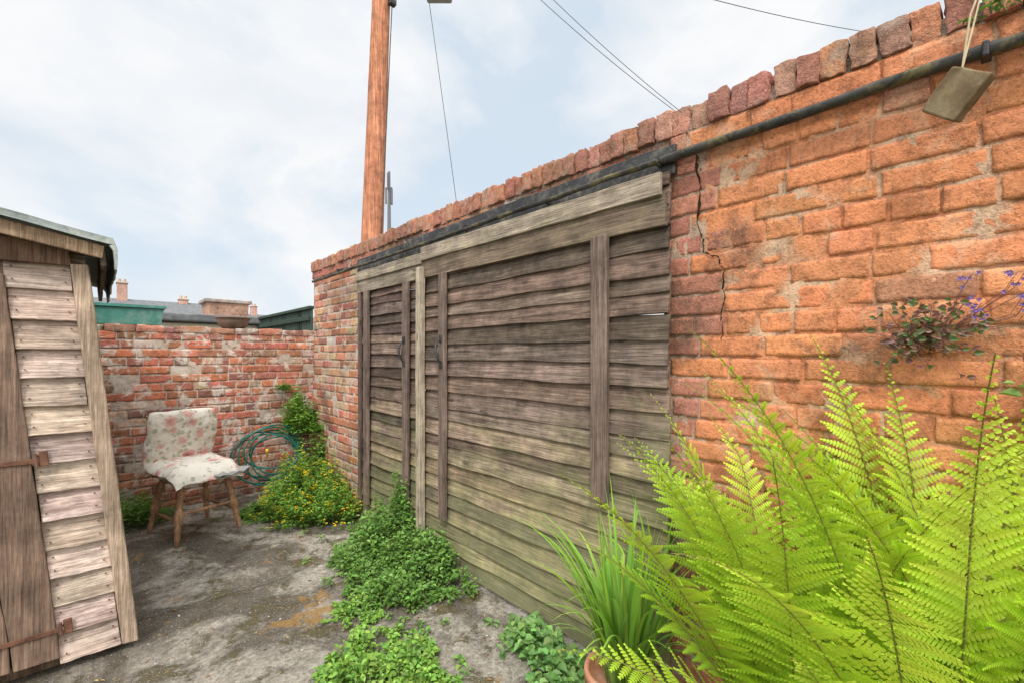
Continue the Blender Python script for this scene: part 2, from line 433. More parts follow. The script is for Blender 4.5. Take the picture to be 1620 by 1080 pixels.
lo=li.build('steel_lintel',M_black,origin=(1.74,1.95,2.2)); lo['label']='black steel lintel over the wooden gates'; lo['category']='lintel'

# ---------------- gates
def planks(b,ya,yb,z0,z1,x,ph=.094,dark=None):
    z=z0; i=0
    while z<z1-.02:
        h=ph*U(.74,1.20); h=min(h,z1-z); i+=1
        k=U(.50,1.3)
        if z>.95: k*=.84
        col=(k*U(.97,1.10),k,k*U(.92,1.02))
        if dark and R()<.35: col=tuple(c*.65 for c in col)
        gap=.0012 if (i%4==1 and z>.9 and z<1.85) else -.009
        bow=U(-.012,.012)*(1 if 1.85>z>.1 else 0); til=U(-.005,.005); y_l=ya+U(-.004,.004); y_r=yb+U(-.004,.004); L=y_r-y_l
        rt=Matrix.Rotation(U(.12,.20),3,'Y')
        so=U(0,99)
        def wp(q,bow=bow,til=til,L=L,so=so):
            t=q.y/(L/2); return Vector((q.x+.009*n3(q.y+so,0,0,2.5),q.y,q.z+bow*(1-t*t)*.5+til*t+(.008*n3(q.y,so,0,3.5) if abs(q.z)>.02 else 0)))
        b.rbox((x+U(-.004,.004),(y_l+y_r)/2,z+h/2),(.016,L,h-gap+.004*(1-(gap>0))),.003,(1,30,2),rt,0,1,col,wp)
        z+=h
def batten(parent,y,z0,z1,x,w,t,mat,col=(1,1,1),lean=0,nm='batten'):
    b=B(); so=U(0,50)
    b.rbox((x,y,(z0+z1)/2),(t,w,z1-z0),.004,(1,1,14),Matrix.Rotation(lean,3,'X'),0.0,8,col,
       lambda q:Vector((q.x+.003*n3(q.z+so,0,0,2),q.y+.004*n3(0,q.z+so,0,2.5),q.z)))
    return b.build(nm,mat,parent)
def handle(parent,y,z,x):
    b=B(); pts=[]
    for i in range(13):
        t=i/12; pts.append((x-.012-.03*math.sin(math.pi*t),y+.006*math.sin(t*6),z+.075-.15*t))
    b.tube(pts,[.006+.002*math.sin(math.pi*i/12) for i in range(13)],8)
    for s in (-1,1): b.rbox((x-.004,y,z+s*.085),(.008,.034,.045),.003)
    pts=[(x-.03,y+.02*math.cos(a),z-.01+.035*math.sin(a)) for a in [2*math.pi*i/16 for i in range(17)]]
    b.tube(pts,.0035,6)
    b.build('handle',M_black,parent)
g1=thing('wooden_gate','wide weathered plank gate with green algae and black handle','gate',(1.70,1.85,.02))
b=B(); planks(b,.925,2.780,.03,2.13,1.715); b.build('planks',M_gate,g1)
b=B(); b.rbox((1.676,1.85,2.088),(.020,1.82,.092),.003,(1,20,2),Matrix.Rotation(.004,3,'X'),.004,5,(1.0,1.0,1.0)); b.build('top_board',M_top,g1,label='pale mossy top board')
b=B(); b.rbox((1.692,1.845,1.988),(.020,1.83,.130),.003,(1,20,2),Matrix.Rotation(.006,3,'X'),.005,5,(.56,.50,.47)); b.build('top_board',M_top,g1,label='darker lower header board')
batten(g1,1.244,.74,1.93,1.676,.088,.026,M_gateV)
batten(g1,2.50,.32,1.93,1.676,.070,.026,M_gateV)
handle(g1,2.50,1.42,1.662)
g2=thing('wooden_gate','narrow dark brown plank gate with battens and handle','gate',(1.70,3.3,.02))
b=B(); planks(b,2.788,3.86,.03,2.06,1.715,dark=True); b.build('planks',M_gate,g2)
b=B(); b.rbox((1.680,3.30,2.065),(.020,1.08,.078),.004,(1,14,1),None,.004,5,(.95,.95,.95)); b.build('top_board',M_top,g2)
b=B(); b.rbox((1.692,3.30,1.98),(.020,1.08,.11),.004,(1,14,1),None,.004,5,(.75,.75,.75)); b.build('top_board',M_top,g2)
batten(g2,2.98,.15,1.93,1.676,.075,.026,M_gateV)
batten(g2,3.635,.15,1.93,1.676,.080,.026,M_gateV)
batten(g2,3.79,.1,1.93,1.69,.05,.02,M_gateV,(.8,.8,.8))
handle(g2,2.98,1.42,1.662)
gp=batten(None,2.765,0,2.0,1.668,.055,.045,M_postp,nm='gate_post'); gp['label']='pale timber post between the two gates'; gp['category']='post'

# ---------------- shed
SH=lambda x,y,z:(x-.1*z,y,z)
class BS(B):
    def build(s,*a,**k):
        s.v=[SH(*p) for p in s.v]; return super().build(*a,**k)
shed=thing('garden_shed','leaning bleached timber shed with felt roof and rusty hinges','shed',(-.6,3.7,0))
YS=2.84
b=BS(); z=.035; zs=[]
while z<1.86:
    h=.130*U(.97,1.03); k=U(.66,1.1); zs.append(z)
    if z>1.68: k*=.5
    rt=Matrix.Rotation(-.20+U(-.03,.03),3,'X')@Matrix.Rotation(U(-.012,.012),3,'Y')
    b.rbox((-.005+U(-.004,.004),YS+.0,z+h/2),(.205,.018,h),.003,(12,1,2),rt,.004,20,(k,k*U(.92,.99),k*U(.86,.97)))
    z+=h*.975
b.build('cladding',M_shedH,shed)
b=BS(); z=.10
while z<1.8:
    h=.128; k=U(.6,1)
    b.rbox((.115,3.75,z+h/2),(.014,1.75,h),.003,(1,14,1),Matrix.Rotation(.12,3,'Y'),.003,6,(k,k,k)); z+=h
b.rbox((.0,3.75,.95),(.2,1.7,1.68),.01,col=(.3,.3,.3))
b.build('side_cladding',M_shedY,shed)
b=BS(); b.rbox((-.95,3.75,.95),(1.7,1.7,1.68),.01,col=(.35,.33,.3))
b.rbox((-.55,YS+.05,1.0),(1.3,.03,1.75),.01,col=(.3,.3,.3)); b.build('wall',M_shedY,shed)
b=BS()
b.rbox((.128,YS-.012,.92),(.062,.05,1.76),.006,(1,1,16),None,.005,12,(1,1,1)); b.build('corner_post',M_shedC,shed)
b=BS(); b.rbox((.128,YS+.04,.93),(.04,.045,1.74),.006,(1,1,16),None,.003,9,(.75,.75,.75)); b.build('corner_post',M_shedC,shed)
door=BS()
for i in range(6):
    xx=-.175-i*.145
    door.rbox((xx,YS-.018,.90),(.140,.022,1.66),.004,(3,1,16),None,.005,9,tuple([U(.75,1.1)]*3))
dro=door.build('door',M_shedV,shed)
for zz in (.195,.945):
    b=BS(); b.rbox((-.24,YS-.034,zz),(.30,.006,.020),.002,(8,1,1),None,.002,20)
    b.rbox((-.068,YS-.028,zz+.006),(.028,.010,.064),.003,nz=.002)
    b.tube([(-.09,YS-.036,zz-.025),(-.09,YS-.036,zz+.032)],.006,8)
    for xx in (-.12,-.2,-.28): b.tube([(xx,YS-.036,zz),(xx,YS-.042,zz)],.005,8)
    b.build('hinge',M_rust,shed)
b=BS()
b.rbox((-.33,YS-.02,1.84),(.86,.03,.10),.004,(10,1,2),Matrix.Rotation(.0,3,'Y'),.003,9,(.7,.65,.6)); b.build('header_board',M_shedV,shed)
b=BS()
for z in zs:
    for xx in (-.085,.075):
        for dz in (0.04,.095):
            b.tube([(xx+U(-.003,.003),YS+.002,z+dz),(xx,YS-.0150-(.095-dz)*.20,z+dz)],.0028,6)
b.build('nails',M_rust,shed,kind='stuff')
b=BS(); b.rbox((-.4,YS+.07,.03),(1.0,.05,.06),.006,(6,1,1),None,.004,9,(.4,.35,.3)); b.rbox((.09,3.75,.04),(.06,1.7,.08),.006,col=(.4,.35,.3)); b.build('bearer',M_shedC,shed)
vs=[];fs=[];n=26;ym=30
EX=-.022
xs=[-2.05+i*(2.32+EX)/n for i in range(n+1)]
prof=[(x,1.925+.20*(.26-x) if x>-.9 else 1.925+.20*(1.16)-.20*(-.9-x)) for x in xs]
prof+=[(.275+EX,1.91),(.283+EX,1.88),(.281+EX,1.83),(.276+EX,1.79),(.268+EX,1.787),(.270+EX,1.82),(.268+EX,1.87),(.255+EX,1.895)]
prof+=[(x,z-.03) for x,z in prof[n::-1]]
N=len(prof)
for j in range(ym+1):
    y=2.70+2.0*j/ym
    for (x,z) in prof:
        vs.append((x+.008*n3(y,z,x,5),y+.010*n3(x,z,0,7),z+.014*n3(x,y,0,4)+.005*n3(x,y,2,17)-(.012 if j==0 else 0)))
for j in range(ym):
    for k in range(N):
        fs.append((j*N+k,j*N+(k+1)%N,(j+1)*N+(k+1)%N,(j+1)*N+k))
fs.append(tuple(range(N)));fs.append(tuple(ym*N+k for k in range(N))[::-1])
b=BS(); b.add(vs,fs); b.build('roof',M_felt,shed,smooth=False,label='grey roofing felt sagging over the eave')
b=BS(); b.rbox((-.34,YS-.10,1.965),(1.13,.02,.06),.004,(10,1,2),Matrix.Rotation(math.atan(.2),3,'Y'),.004,9,(.75,.7,.62)); b.build('bargeboard',M_shedC,shed)
b=BS(); b.rbox((.21,3.7,1.84),(.02,1.9,.09),.004,(1,10,1),None,.003,9,(.45,.42,.38)); b.build('fascia',M_shedY,shed)
b=BS()
b.add([(-1.9,YS+.01,1.7),(.15,YS+.01,1.7),(.15,YS+.01,1.9),(-.9,YS+.01,2.1),(-1.9,YS+.01,1.92)],[(0,1,2,3,4)],(.45,.4,.36)); b.build('gable',M_shedH,shed)

# ---------------- chair
ch=thing('wooden_chair','old turned-leg wooden chair with floral cushions','chair',(.58,4.36,0))
ang=math.atan2(-.943,.289)
RC=Matrix.Rotation(ang,3,'Z')
def CP(f,s,z):
    q=RC@Vector((f,s,0)); return (.58+q.x,4.36+q.y,z)
def turned(b,p,q,r=.021):
    p=Vector(p);q=Vector(q);n=22
    prof=[1,.95,1,1.25,1.4,1.2,.8,1.3,.8,1,1.3,1.5,1.5,1.35,1.1,.8,1.25,.8,1.0,.95,.8,.7,.62]
    b.tube([p.lerp(q,i/n) for i in range(n+1)],[r*x for x in prof],10)
legs=[((.16,.16),(.235,.225)),((.16,-.16),(.235,-.225)),((-.15,.15),(-.245,.21)),((-.15,-.15),(-.245,-.21))]
for (a,c) in legs:
    b=B(); turned(b,CP(a[0],a[1],.44),CP(c[0],c[1],.0)); b.build('leg',M_chair,ch,smooth=True)
b=B()
def at(i,z):
    a,c=legs[i]; t=1-z/.44; return CP(a[0]+(c[0]-a[0])*t,a[1]+(c[1]-a[1])*t,z)
for i,j,z in ((0,2,.17),(1,3,.17),(0,1,.22),(2,3,.2)):
    p=Vector(at(i,z));q=Vector(at(j,z)); b.tube([p.lerp(q,k/6) for k in range(7)],[.009,.010,.013,.015,.013,.010,.009],8)
b.build('stretcher',M_chair,ch,smooth=True)
b=B()
n=28
def seatp(a): 
    x=.225*math.copysign(abs(math.cos(a))**.75,math.cos(a)); y=.225*math.copysign(abs(math.sin(a))**.75,math.sin(a))*(1.0 if x>0 else .92); return x,y
vs=[];fs=[]
for zz,sc in ((.432,.9),(.44,1),(.462,1),(.468,.95)):
    for k in range(n):
        x,y=seatp(2*math.pi*k/n); vs.append(CP(x*sc,y*sc,zz))
for l in range(3):
    for k in range(n): fs.append((l*n+k,l*n+(k+1)%n,(l+1)*n+(k+1)%n,(l+1)*n+k))
fs.append(tuple(range(n))[::-1]);fs.append(tuple(3*n+k for k in range(n)))
b.add(vs,fs); b.build('seat',M_chair,ch)
b=B()
for s in (-1,1): turned(b,CP(-.19,s*.17,.46),CP(-.28,s*.19,.90),.014)
for s in (-.08,0,.08): b.tube([CP(-.19,s,.46),CP(-.275,s,.87)],.008,8)
b.tube([CP(-.28+.02*math.cos(t*1.5),.21*t,.90+.02*(1-t*t)) for t in [k/6-1 for k in range(13)]],.02,8)
b.build('backrest',M_chair,ch,smooth=True)
def floral():
    m,nt,p,o=newmat('floral_fabric'); v=coords(nt,(1,1,1),(.3,.5,.2),(.13,.07,.02))
    base=(.80,.75,.66)
    def vor(sc,vec):
        vo=nt.nodes.new('ShaderNodeTexVoronoi'); vo.inputs['Scale'].default_value=sc; nt.links.new(vec,vo.inputs['Vector']); return vo
    wob=math_(nt,'MULTIPLY',math_(nt,'SUBTRACT',noi(nt,v,35,3),.5),.5)
    vo=vor(7.5,v); dis=math_(nt,'ADD',vo.outputs['Distance'],wob)
    ring=math_(nt,'SINE',math_(nt,'MULTIPLY',dis,60.0))
    rose=mix(nt,ramp(nt,ring,[(.2,0.0),(.9,.5)]),ramp(nt,dis,[(.08,(.46,.14,.14)),(.25,(.68,.34,.30)),(.40,(.78,.58,.51))]),(.80,.63,.56))
    f=ramp(nt,dis,[(.34,.92),(.42,0.0)])
    vo2=vor(22,coords(nt,(1,1.7,1),(.5,.3,.7)))
    near=ramp(nt,dis,[(.36,0.0),(.42,1.0),(.58,.8),(.66,0.0)])
    gl=math_(nt,'MULTIPLY',ramp(nt,vo2.outputs['Distance'],[(.34,.8),(.46,0.0)]),near)
    c=mix(nt,gl,base,(.33,.36,.23)); c=mix(nt,f,c,rose)
    c=mix(nt,ramp(nt,noi(nt,v,6,5),[(.54,0.0),(.74,.4)]),c,(.50,.45,.37))
    nt.links.new(c,p.inputs['Base Color']); bump(nt,p,noi(nt,v,22,5,.6),.7,.015); return m
M_flo=floral()
def cushion(name,cf,cs,cz,w,d,t,tilt,mat,label,drop=0,yaw=0,j=1.0,sag=0):
    b=B();n=30;vs=[];fs=[]
    rt=RC@Matrix.Rotation(yaw,3,'Z')@Matrix.Rotation(tilt,3,'Y')
    base=Vector(CP(cf,cs,cz)); so=U(0,50)
    for side in (1,-1):
        for jj in range(n+1):
            for i in range(n+1):
                a=2*i/n-1;c=2*jj/n-1
                e=(max(0,(1-a**6))*max(0,(1-c**6)))**.45
                x=a*d/2*(1-.05*c*c);y=c*w/2*(1-.05*a*a)
                z=side*(t/2*e+.002)+.020*j*n3(x+so,y,side*.3,8)+.016*j*n3(x,y+so,side,18)-sag*(1-a*a)*(1-c*c)
                if drop and a>.5: z-=drop*(a-.5)**1.3
                if drop and abs(c)>.75: z-=drop*.7*(abs(c)-.75)
                x+=.022*j*n3(x,y,so,8); y+=.018*j*n3(x,y,so+9,8)
                q=rt@Vector((x,y,z)); vs.append(tuple(base+q))
    o=(n+1)**2
    for s in (0,1):
        for jj in range(n):
            for i in range(n):
                q=s*o+jj*(n+1)+i; f=(q,q+1,q+n+2,q+n+1); fs.append(f if s==0 else f[::-1])
    b.add(vs,fs); return b.build(name,mat,ch,smooth=True,label=label)
cushion('seat_cushion',.015,0,.523,.50,.54,.09,.04,M_flo,'white floral seat cushion',.16,sag=.006,j=.65)
cushion('lining_pad',.15,.12,.478,.30,.30,.03,.10,plain_mat('grey_pad',(.32,.32,.31),.9,.2,.2),'grey pad under the cushion',0,.3)
cushion('back_cushion',-.200,0,.705,.51,.52,.07,math.radians(-78)+math.pi,M_flo,'floral cloth draped over the backrest',j=.8)

# ---------------- hose
b=B(); pts=[]
hc=Vector((1.27,4.88,.42))
for i in range(7*28):
    t=i/28; a=2*math.pi*t; k=int(t)
    rr=.225+.045*math.sin(k*2.3+.7)+.02*math.sin(a*2+k)
    ox=.05*math.sin(k*1.7);oz=.04*math.cos(k*2.9)
    z=hc.z+oz+rr*.95*math.sin(a); pts.append((hc.x+ox+rr*1.1*math.cos(a),min(5.1,hc.y+.03*math.sin(k*3.1)+.15*(z-.44)+.02*math.sin(a*3+k)),max(z,.02)))
for i in range(20):
    x,y,z=pts[-1]; t=i/19; pts.append((x-.012,y-.004-.006*t,max(.015,z-.02)))
b.tube(pts,.0078,7); ho=b.build('garden_hose',M_hose,origin=(1.18,4.9,0),smooth=True); ho['label']='coiled green garden hose leaning against the brick wall'; ho['category']='hose'
b=B(); b.tube([(1.21,4.78,.50),(1.21,4.78,.47),(1.21,4.78,.465),(1.21,4.77,.41)],[.012,.013,.008,.009],10); b.build('nozzle',M_yel,ho,smooth=True)

# ---------------- plants
def shade(c,k): return tuple(x*k for x in c)
def mound(name,label,cat,cx,cy,rx,ry,H,nst,leafL,leafW,cols,wallx=None,nodes=5,tall=None,stemc=(.16,.22,.06),flowers=0,fcol=(.90,.68,.03),rotz=0,base_z=0,fold=.25,loose=.0,lump=.35,wally=None):
    root=thing(name,label,cat,(cx,cy,base_z))
    b=B(); fb=B(); sb=B(); cr,sr=math.cos(rotz),math.sin(rotz)
    for i in range(nst):
        rr=math.sqrt(R()); 
        if R()<loose: rr*=U(1.0,1.45)
        a=U(0,6.283); u,v=rr*math.cos(a),rr*math.sin(a)
        lumps=1+lump*n3(u,v,cx,2.3)+lump*.6*n3(u,v,cy,5)
        px=cx+(u*rx*cr-v*ry*sr)*lumps; py=cy+(u*rx*sr+v*ry*cr)*lumps
        if wallx and px>wallx-.01: px=wallx-U(.01,.06)
        if wally and py>wally-.02: py=wally-U(.02,.07)
        h=H*(1-min(1,rr)**2*.8)*U(.5,1.15)*(1+1.1*n3(px,py,3,6))
        if tall: h+=tall(px,py)*U(.3,1)
        d=Vector(((px-cx)*.6/max(rx,.1)+U(-.4,.4),(py-cy)*.6/max(ry,.1)+U(-.4,.4),1.0)).normalized()
        if h>.35: d=(d+Vector((0,0,.8))).normalized()
        p=Vector((px,py,base_z)); nn=max(2,min(14,int(nodes*h/H))) if h>0 else 2
        top=p+d*h
        if wallx and top.x>wallx: top.x=wallx-U(0,.03)
        if wally and top.y>wally: top.y=wally-U(0.01,.04)
        sb.tube([p,p.lerp(top,.5)+Vector((U(-.01,.01),U(-.01,.01),0)),top],[.0022,.0018,.001],3,stemc,False)
        bc_=random.choice(cols)
        for k in range(nn):
            t=(k+1)/nn if nn>1 else 1; t=.25+.75*t
            q=p.lerp(top,t); aa=U(0,6.28)
            for s in (0,1,2) if k==nn-1 else (0,1):
                an=aa+s*(2.1 if k==nn-1 else 3.14)+U(-.3,.3)
                dd=Vector((math.cos(an),math.sin(an),U(-.25,.5)))
                L=leafL*U(.5,1.2)*(1-.3*t if k==nn-1 else 1)
                if wallx and q.x+dd.x*L>wallx: dd.x=-abs(dd.x)
                if wally and q.y+dd.y*L>wally: dd.y=-abs(dd.y)
                up=Vector((U(-.5,.5),U(-.5,.5),1))
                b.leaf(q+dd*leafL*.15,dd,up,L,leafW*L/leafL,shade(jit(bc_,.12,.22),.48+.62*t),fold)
        if flowers and R()<flowers:
            for _ in range(random.choice([2,3,4])):
                q=top+Vector((U(-.025,.025),U(-.025,.025),U(.0,.035)))
                for s in range(4):
                    an=U(0,6.28); dd=Vector((math.cos(an),math.sin(an),U(-.2,.5)))
                    fb.leaf(q,dd,Vector((0,0,1)),U(.010,.016),.010,jit(fcol,.05,.15))
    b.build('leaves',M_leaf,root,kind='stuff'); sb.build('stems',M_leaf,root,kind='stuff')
    if flowers: fb.build('flowers',M_petal,root,kind='stuff')
    return root
G1=[(.15,.29,.06),(.19,.35,.075),(.12,.23,.05),(.21,.35,.09)]
G2=[(.22,.39,.07),(.28,.45,.09),(.16,.31,.06)]
G3=[(.17,.34,.05),(.22,.41,.06),(.13,.27,.045)]
mound('climbing_plant','loose leafy green weed climbing the foot of the gate','plant',1.40,2.66,.30,.50,.19,1150,.040,.027,G1,wallx=1.66,nodes=5,loose=.25,lump=.6,
   tall=lambda x,y:.58*math.exp(-((y-3.02)/.20)**2)*max(0,(x-1.35)/.28)+.20*math.exp(-((y-2.5)/.25)**2)*max(0,(x-1.35)/.3))
mound('herb_plant','low bright green leafy clump growing from concrete','plant',.90,1.80,.24,.27,.12,520,.038,.029,G2,nodes=4,loose=.25,lump=.6)
mound('herb_plant','trailing green weeds growing from a crack','plant',1.06,2.40,.11,.14,.06,110,.032,.024,G2,nodes=3,loose=.3,lump=.7)
mound('herb_plant','tiny weeds sprouting from the mossy concrete','plant',.42,2.05,.07,.05,.03,30,.022,.014,G2,nodes=2,loose=.4)
mound('yellow_corydalis','bushy corydalis with small yellow flowers by the wall','plant',1.40,4.17,.34,.46,.40,1150,.032,.022,G3,wallx=1.68,nodes=8,flowers=.22,lump=.5,loose=.15,tall=lambda x,y:.10*max(0,(x-1.4)/.3))
mound('yellow_corydalis','low corydalis with small yellow flowers over paving','plant',1.14,4.42,.20,.20,.12,260,.032,.022,G3,nodes=4,flowers=.08,lump=.6,loose=.2)
mound('wall_shrub','fresh green leafy shrub growing out of the wall corner','plant',1.60,4.98,.15,.12,.36,230,.040,.030,G3,nodes=7,wallx=1.78,wally=5.12,lump=.6,loose=.2,base_z=.58)
mound('wall_shrub','fresh green undergrowth filling the wall corner','plant',1.66,4.75,.14,.22,.5,170,.038,.028,G3,nodes=9,wallx=1.76,wally=5.12,lump=.6,loose=.2)
mound('wall_weed','small leafy sprig climbing the top of the wall','plant',1.45,5.09,.08,.03,.12,26,.035,.026,G3,nodes=4,base_z=1.02,wally=5.12)
mound('wall_weed','dark small weeds at the foot of the wall','plant',.22,4.86,.22,.18,.26,170,.06,.022,[(.12,.22,.05),(.15,.27,.05)],nodes=6,lump=.6,wally=5.12)
mound('broadleaf_weed','broad-leaved green plant at the gate foot','plant',1.55,1.50,.11,.20,.15,85,.052,.044,[(.17,.33,.10),(.22,.38,.12)],nodes=4,wallx=1.69,loose=.3)
mound('broadleaf_weed','broad-leaved green plant at the gate foot','plant',1.42,1.27,.10,.10,.15,45,.052,.044,[(.17,.33,.10),(.22,.38,.12)],nodes=4,wallx=1.69)

root=thing('wall_campanula','purple-flowered campanula rooted in the brick wall','plant',(1.76,.17,1.42))
b=B();fb=B();sb=B()
for i in range(80):
    p=Vector((1.755,.17+U(-.03,.05),1.42+U(-.03,.04)))
    q=Vector((1.73+U(-.05,.015),.155+random.gauss(0,.060),1.46+random.gauss(0,.05)))
    sb.tube([p,p.lerp(q,.5)+Vector((-.02,0,.02)),q],[.0014,.001,.0008],3,(.2,.10,.09),False)
    for k in range(3):
        an=U(0,6.28);dd=Vector((-abs(math.cos(an))*.6,math.sin(an),U(-.4,.6)))
        b.leaf(q+dd*.01,dd,Vector((-1,U(-.5,.5),U(-.3,.6))),U(.012,.024),U(.010,.019),jit(random.choice([(.24,.14,.13),(.17,.19,.09),(.28,.18,.15),(.14,.22,.09)])))
for i in range(16):
    y=U(-.08,.09); t=Vector((1.73+U(-.03,.015),y,1.55+U(-.05,.08)))
    sb.tube([(1.75,.13,1.45),tuple(t+Vector((.01,.02,-.04))),tuple(t)],[.0012,.001,.0008],3,(.24,.14,.14),False)
    for k in range(3):
        q=t+Vector((U(-.015,.015),U(-.02,.02),U(-.03,.01)))
        for s in range(5):
            an=s*1.257+R(); dd=Vector((-.4,math.cos(an),math.sin(an))); fb.leaf(q,dd,Vector((-1,0,0)),.007,.005,jit((.27,.18,.44)))
b.build('leaves',M_leaf,root,kind='stuff');sb.build('stems',M_leaf,root,kind='stuff');fb.build('flowers',M_petal,root,kind='stuff')
mound('wall_weed','small green weed growing from the wall top','plant',1.70,-.02,.03,.12,.04,30,.02,.012,G1,nodes=3,base_z=2.275,wallx=1.75)
mound('wall_weed','small round-leaved weed on the wall','plant',1.72,-.085,.02,.03,.12,14,.04,.035,G1,nodes=3,base_z=1.20,wallx=1.75)

# pot + crocosmia
pot=B(); pc=(1.43,.965)
prof=[(.0,0),(.075,0),(.085,.01),(.115,.18),(.117,.185),(.133,.187),(.136,.230),(.133,.240),(.120,.240),(.115,.230),(.110,.195),(.0,.195)]
n=36;vs=[];fs=[]
for (r,z) in prof:
    for k in range(n):
        a=2*math.pi*k/n; vs.append((pc[0]+r*math.cos(a),pc[1]+r*math.sin(a),z+.002))
for l in range(len(prof)-1):
    for k in range(n): fs.append((l*n+k,l*n+(k+1)%n,(l+1)*n+(k+1)%n,(l+1)*n+k))
pot.add(vs,fs); po=pot.build('flower_pot',M_terra,origin=(pc[0],pc[1],0),smooth=True); po['label']='terracotta flower pot beside the gate'; po['category']='flower pot'
def blades(name,label,c,z0,num,Lr,cols,spread=.08,lean=(.15,.6),wallx=1.66,w=.0110):
    root=thing(name,label,'plant',(c[0],c[1],z0)); b=B()
    for i in range(num):
        az=U(0,6.283); L=U(*Lr); el=U(*lean); bx=Vector((c[0]+math.cos(az)*U(0,spread),c[1]+math.sin(az)*U(0,spread),z0))
        hd=Vector((math.cos(az),math.sin(az),0)); sd=Vector((-hd.y,hd.x,0)); n=12; vs=[];fs=[];ww=w*U(.5,1.2)
        p=bx.copy(); th=el*.4; col=jit(random.choice(cols),.1,.2); cs=[]
        for k in range(n+1):
            t=k/n
            wd=ww*(math.sin(math.pi*min(1,t*.75+.22))**.7)*(1-t**4)
            if wallx and p.x>wallx: p.x=wallx-.002*k
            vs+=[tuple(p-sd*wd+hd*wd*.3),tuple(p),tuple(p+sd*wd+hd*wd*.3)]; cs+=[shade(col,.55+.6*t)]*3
            d=hd*math.sin(th)+Vector((0,0,math.cos(th))); p=p+d*(L/n); th+=el*(.06+.28*t)*U(.8,1.2)
        for k in range(n):
            fs+=[(3*k,3*k+1,3*k+4,3*k+3),(3*k+1,3*k+2,3*k+5,3*k+4)]
        b.add(vs,fs,cs)
    b.build('blades',M_leaf,root,kind='stuff'); return root
blades('crocosmia','arching strap-leaved crocosmia growing in a pot',(1.445,.955),.195,120,(.40,.76),[(.25,.47,.06),(.32,.54,.08),(.26,.48,.09)],lean=(.05,.85))

# ---------------- ferns
def frond(b,base,az,L,el0,arch,width,col,roll=0,wallx=1.73,twist=0):
    n=34; hd=Vector((math.cos(az),math.sin(az),0)); side=Vector((-hd.y,hd.x,0)); p=Vector(base); pts=[];tan=[]
    th=el0
    for k in range(n+1):
        t=k/n; pts.append(p.copy()); d=hd*math.cos(th)+Vector((0,0,math.sin(th)))+side*twist*t; d.normalize(); tan.append(d)
        p=p+d*(L/n)
        if wallx and p.x>wallx-.02: p.x=wallx-.02-.0005*k
        th-=arch*(.20+1.8*t*t)/n
    b.tube(pts,[.0024*(1-.8*k/n)+.0005 for k in range(n+1)],4,(.26,.22,.08),False)
    NP=int(L*28); ph=U(0,9)
    for i in range(NP):
        t=.16+.84*(i+.5)/NP; f=t*n; k=min(n-1,int(f)); fr=f-k
        P=pts[k].lerp(pts[k+1],fr); T=tan[k].lerp(tan[k+1],fr).normalized()
        x=(t-.16)/.84
        pl=width*(math.sin(math.pi*min(1,(x*.70+.29)))**1.0)*(1-x**3.0)*(1+.08*n3(x*9,ph,0,1))+.005
        nrm=T.cross(side)
        if nrm.z<0: nrm=-nrm
        for sg in (-1,1):
            sv=(side*sg*math.cos(roll)+nrm*(.12+sg*math.sin(roll))+T*(.26+.55*x)+Vector((U(-.10,.10),U(-.10,.10),U(-.12,.12)))).normalized()
            ql=pl*U(.86,1.08); pin=.0088; m=max(2,int(ql/pin)); pin=ql/m
            cc=jit(col,.06,.12)
            cur=P+T*(.006*sg); dirv=sv.copy(); w0=min(.0134,ql*.15+.002)
            st=.0010
            dr=U(.010,.045)
            for j in range(m):
                tt=j/m; dirv=(dirv+T*.020+Vector((0,0,-dr))).normalized()
                if wallx and cur.x>wallx: break
                ax=T-dirv*T.dot(dirv); ax.normalize()
                nx_=cur+dirv*pin
                ll=w0*(1-tt**2.2)*U(.82,1.14)+.0013
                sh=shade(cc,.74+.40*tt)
                up=ax.cross(dirv)
                o=up*(-.0028 if up.z>0 else .0028)
                vs=[tuple(cur-ax*st),tuple(nx_-ax*st),tuple(nx_+ax*st),tuple(cur+ax*st)]
                fs=[(0,1,2,3)]
                for s2 in (1,-1):
                    a2=ax*s2; bb=len(vs)
                    vs+=[tuple(cur+dirv*pin*.03),tuple(cur+a2*ll*.62+dirv*pin*.11+o*.5),tuple(cur+a2*ll+dirv*pin*.67+o),tuple(cur+a2*ll*.6+dirv*pin*.88+o*.5),tuple(cur+dirv*pin*.83)]
                    fs.append((bb,bb+1,bb+2,bb+3,bb+4))
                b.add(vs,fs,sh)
                cur=nx_
FC=[(.52,.70,.06),(.45,.64,.055),(.60,.77,.09),(.36,.56,.05)]
def fern(c,num,Lr,azs,label,elr=(.95,1.42),wd=(.15,.19),ar=(.6,1.3)):
    root=thing('fern','%s'%label,'plant',(c[0],c[1],c[2])); b=B()
    for i in range(num):
        az=azs[0]+(azs[1]-azs[0])*(i+U(-.4,.4)+.5)/num
        L=U(*Lr)
        frond(b,(c[0]+.04*math.cos(az),c[1]+.04*math.sin(az),c[2]),az,L,U(*elr),U(*ar),U(*wd),random.choice(FC),roll=U(-.3,.3),twist=U(-.2,.2))
    b.build('fronds',M_fern,root,kind='stuff'); return root
fern((1.46,.40,.20),17,(.98,1.2),(0,6.28),'large bright green fern against the brick wall',elr=(.92,1.40))
fern((1.50,.12,.22),16,(1.15,1.40),(.2,6.48),'tall bright green fern against the brick wall',elr=(1.0,1.40))
fern((1.40,.25,.12),12,(.9,1.2),(0,6.28),'spreading bright green fern over the paving',elr=(.8,1.3))
fern((1.57,-.08,.22),12,(1.15,1.38),(.1,6.38),'bright green fern by the wall',elr=(1.1,1.42))
fern((1.36,.58,.10),7,(.5,.72),(3.4,6.1),'low young fern beside the terracotta pot',elr=(.5,1.1),wd=(.09,.12))

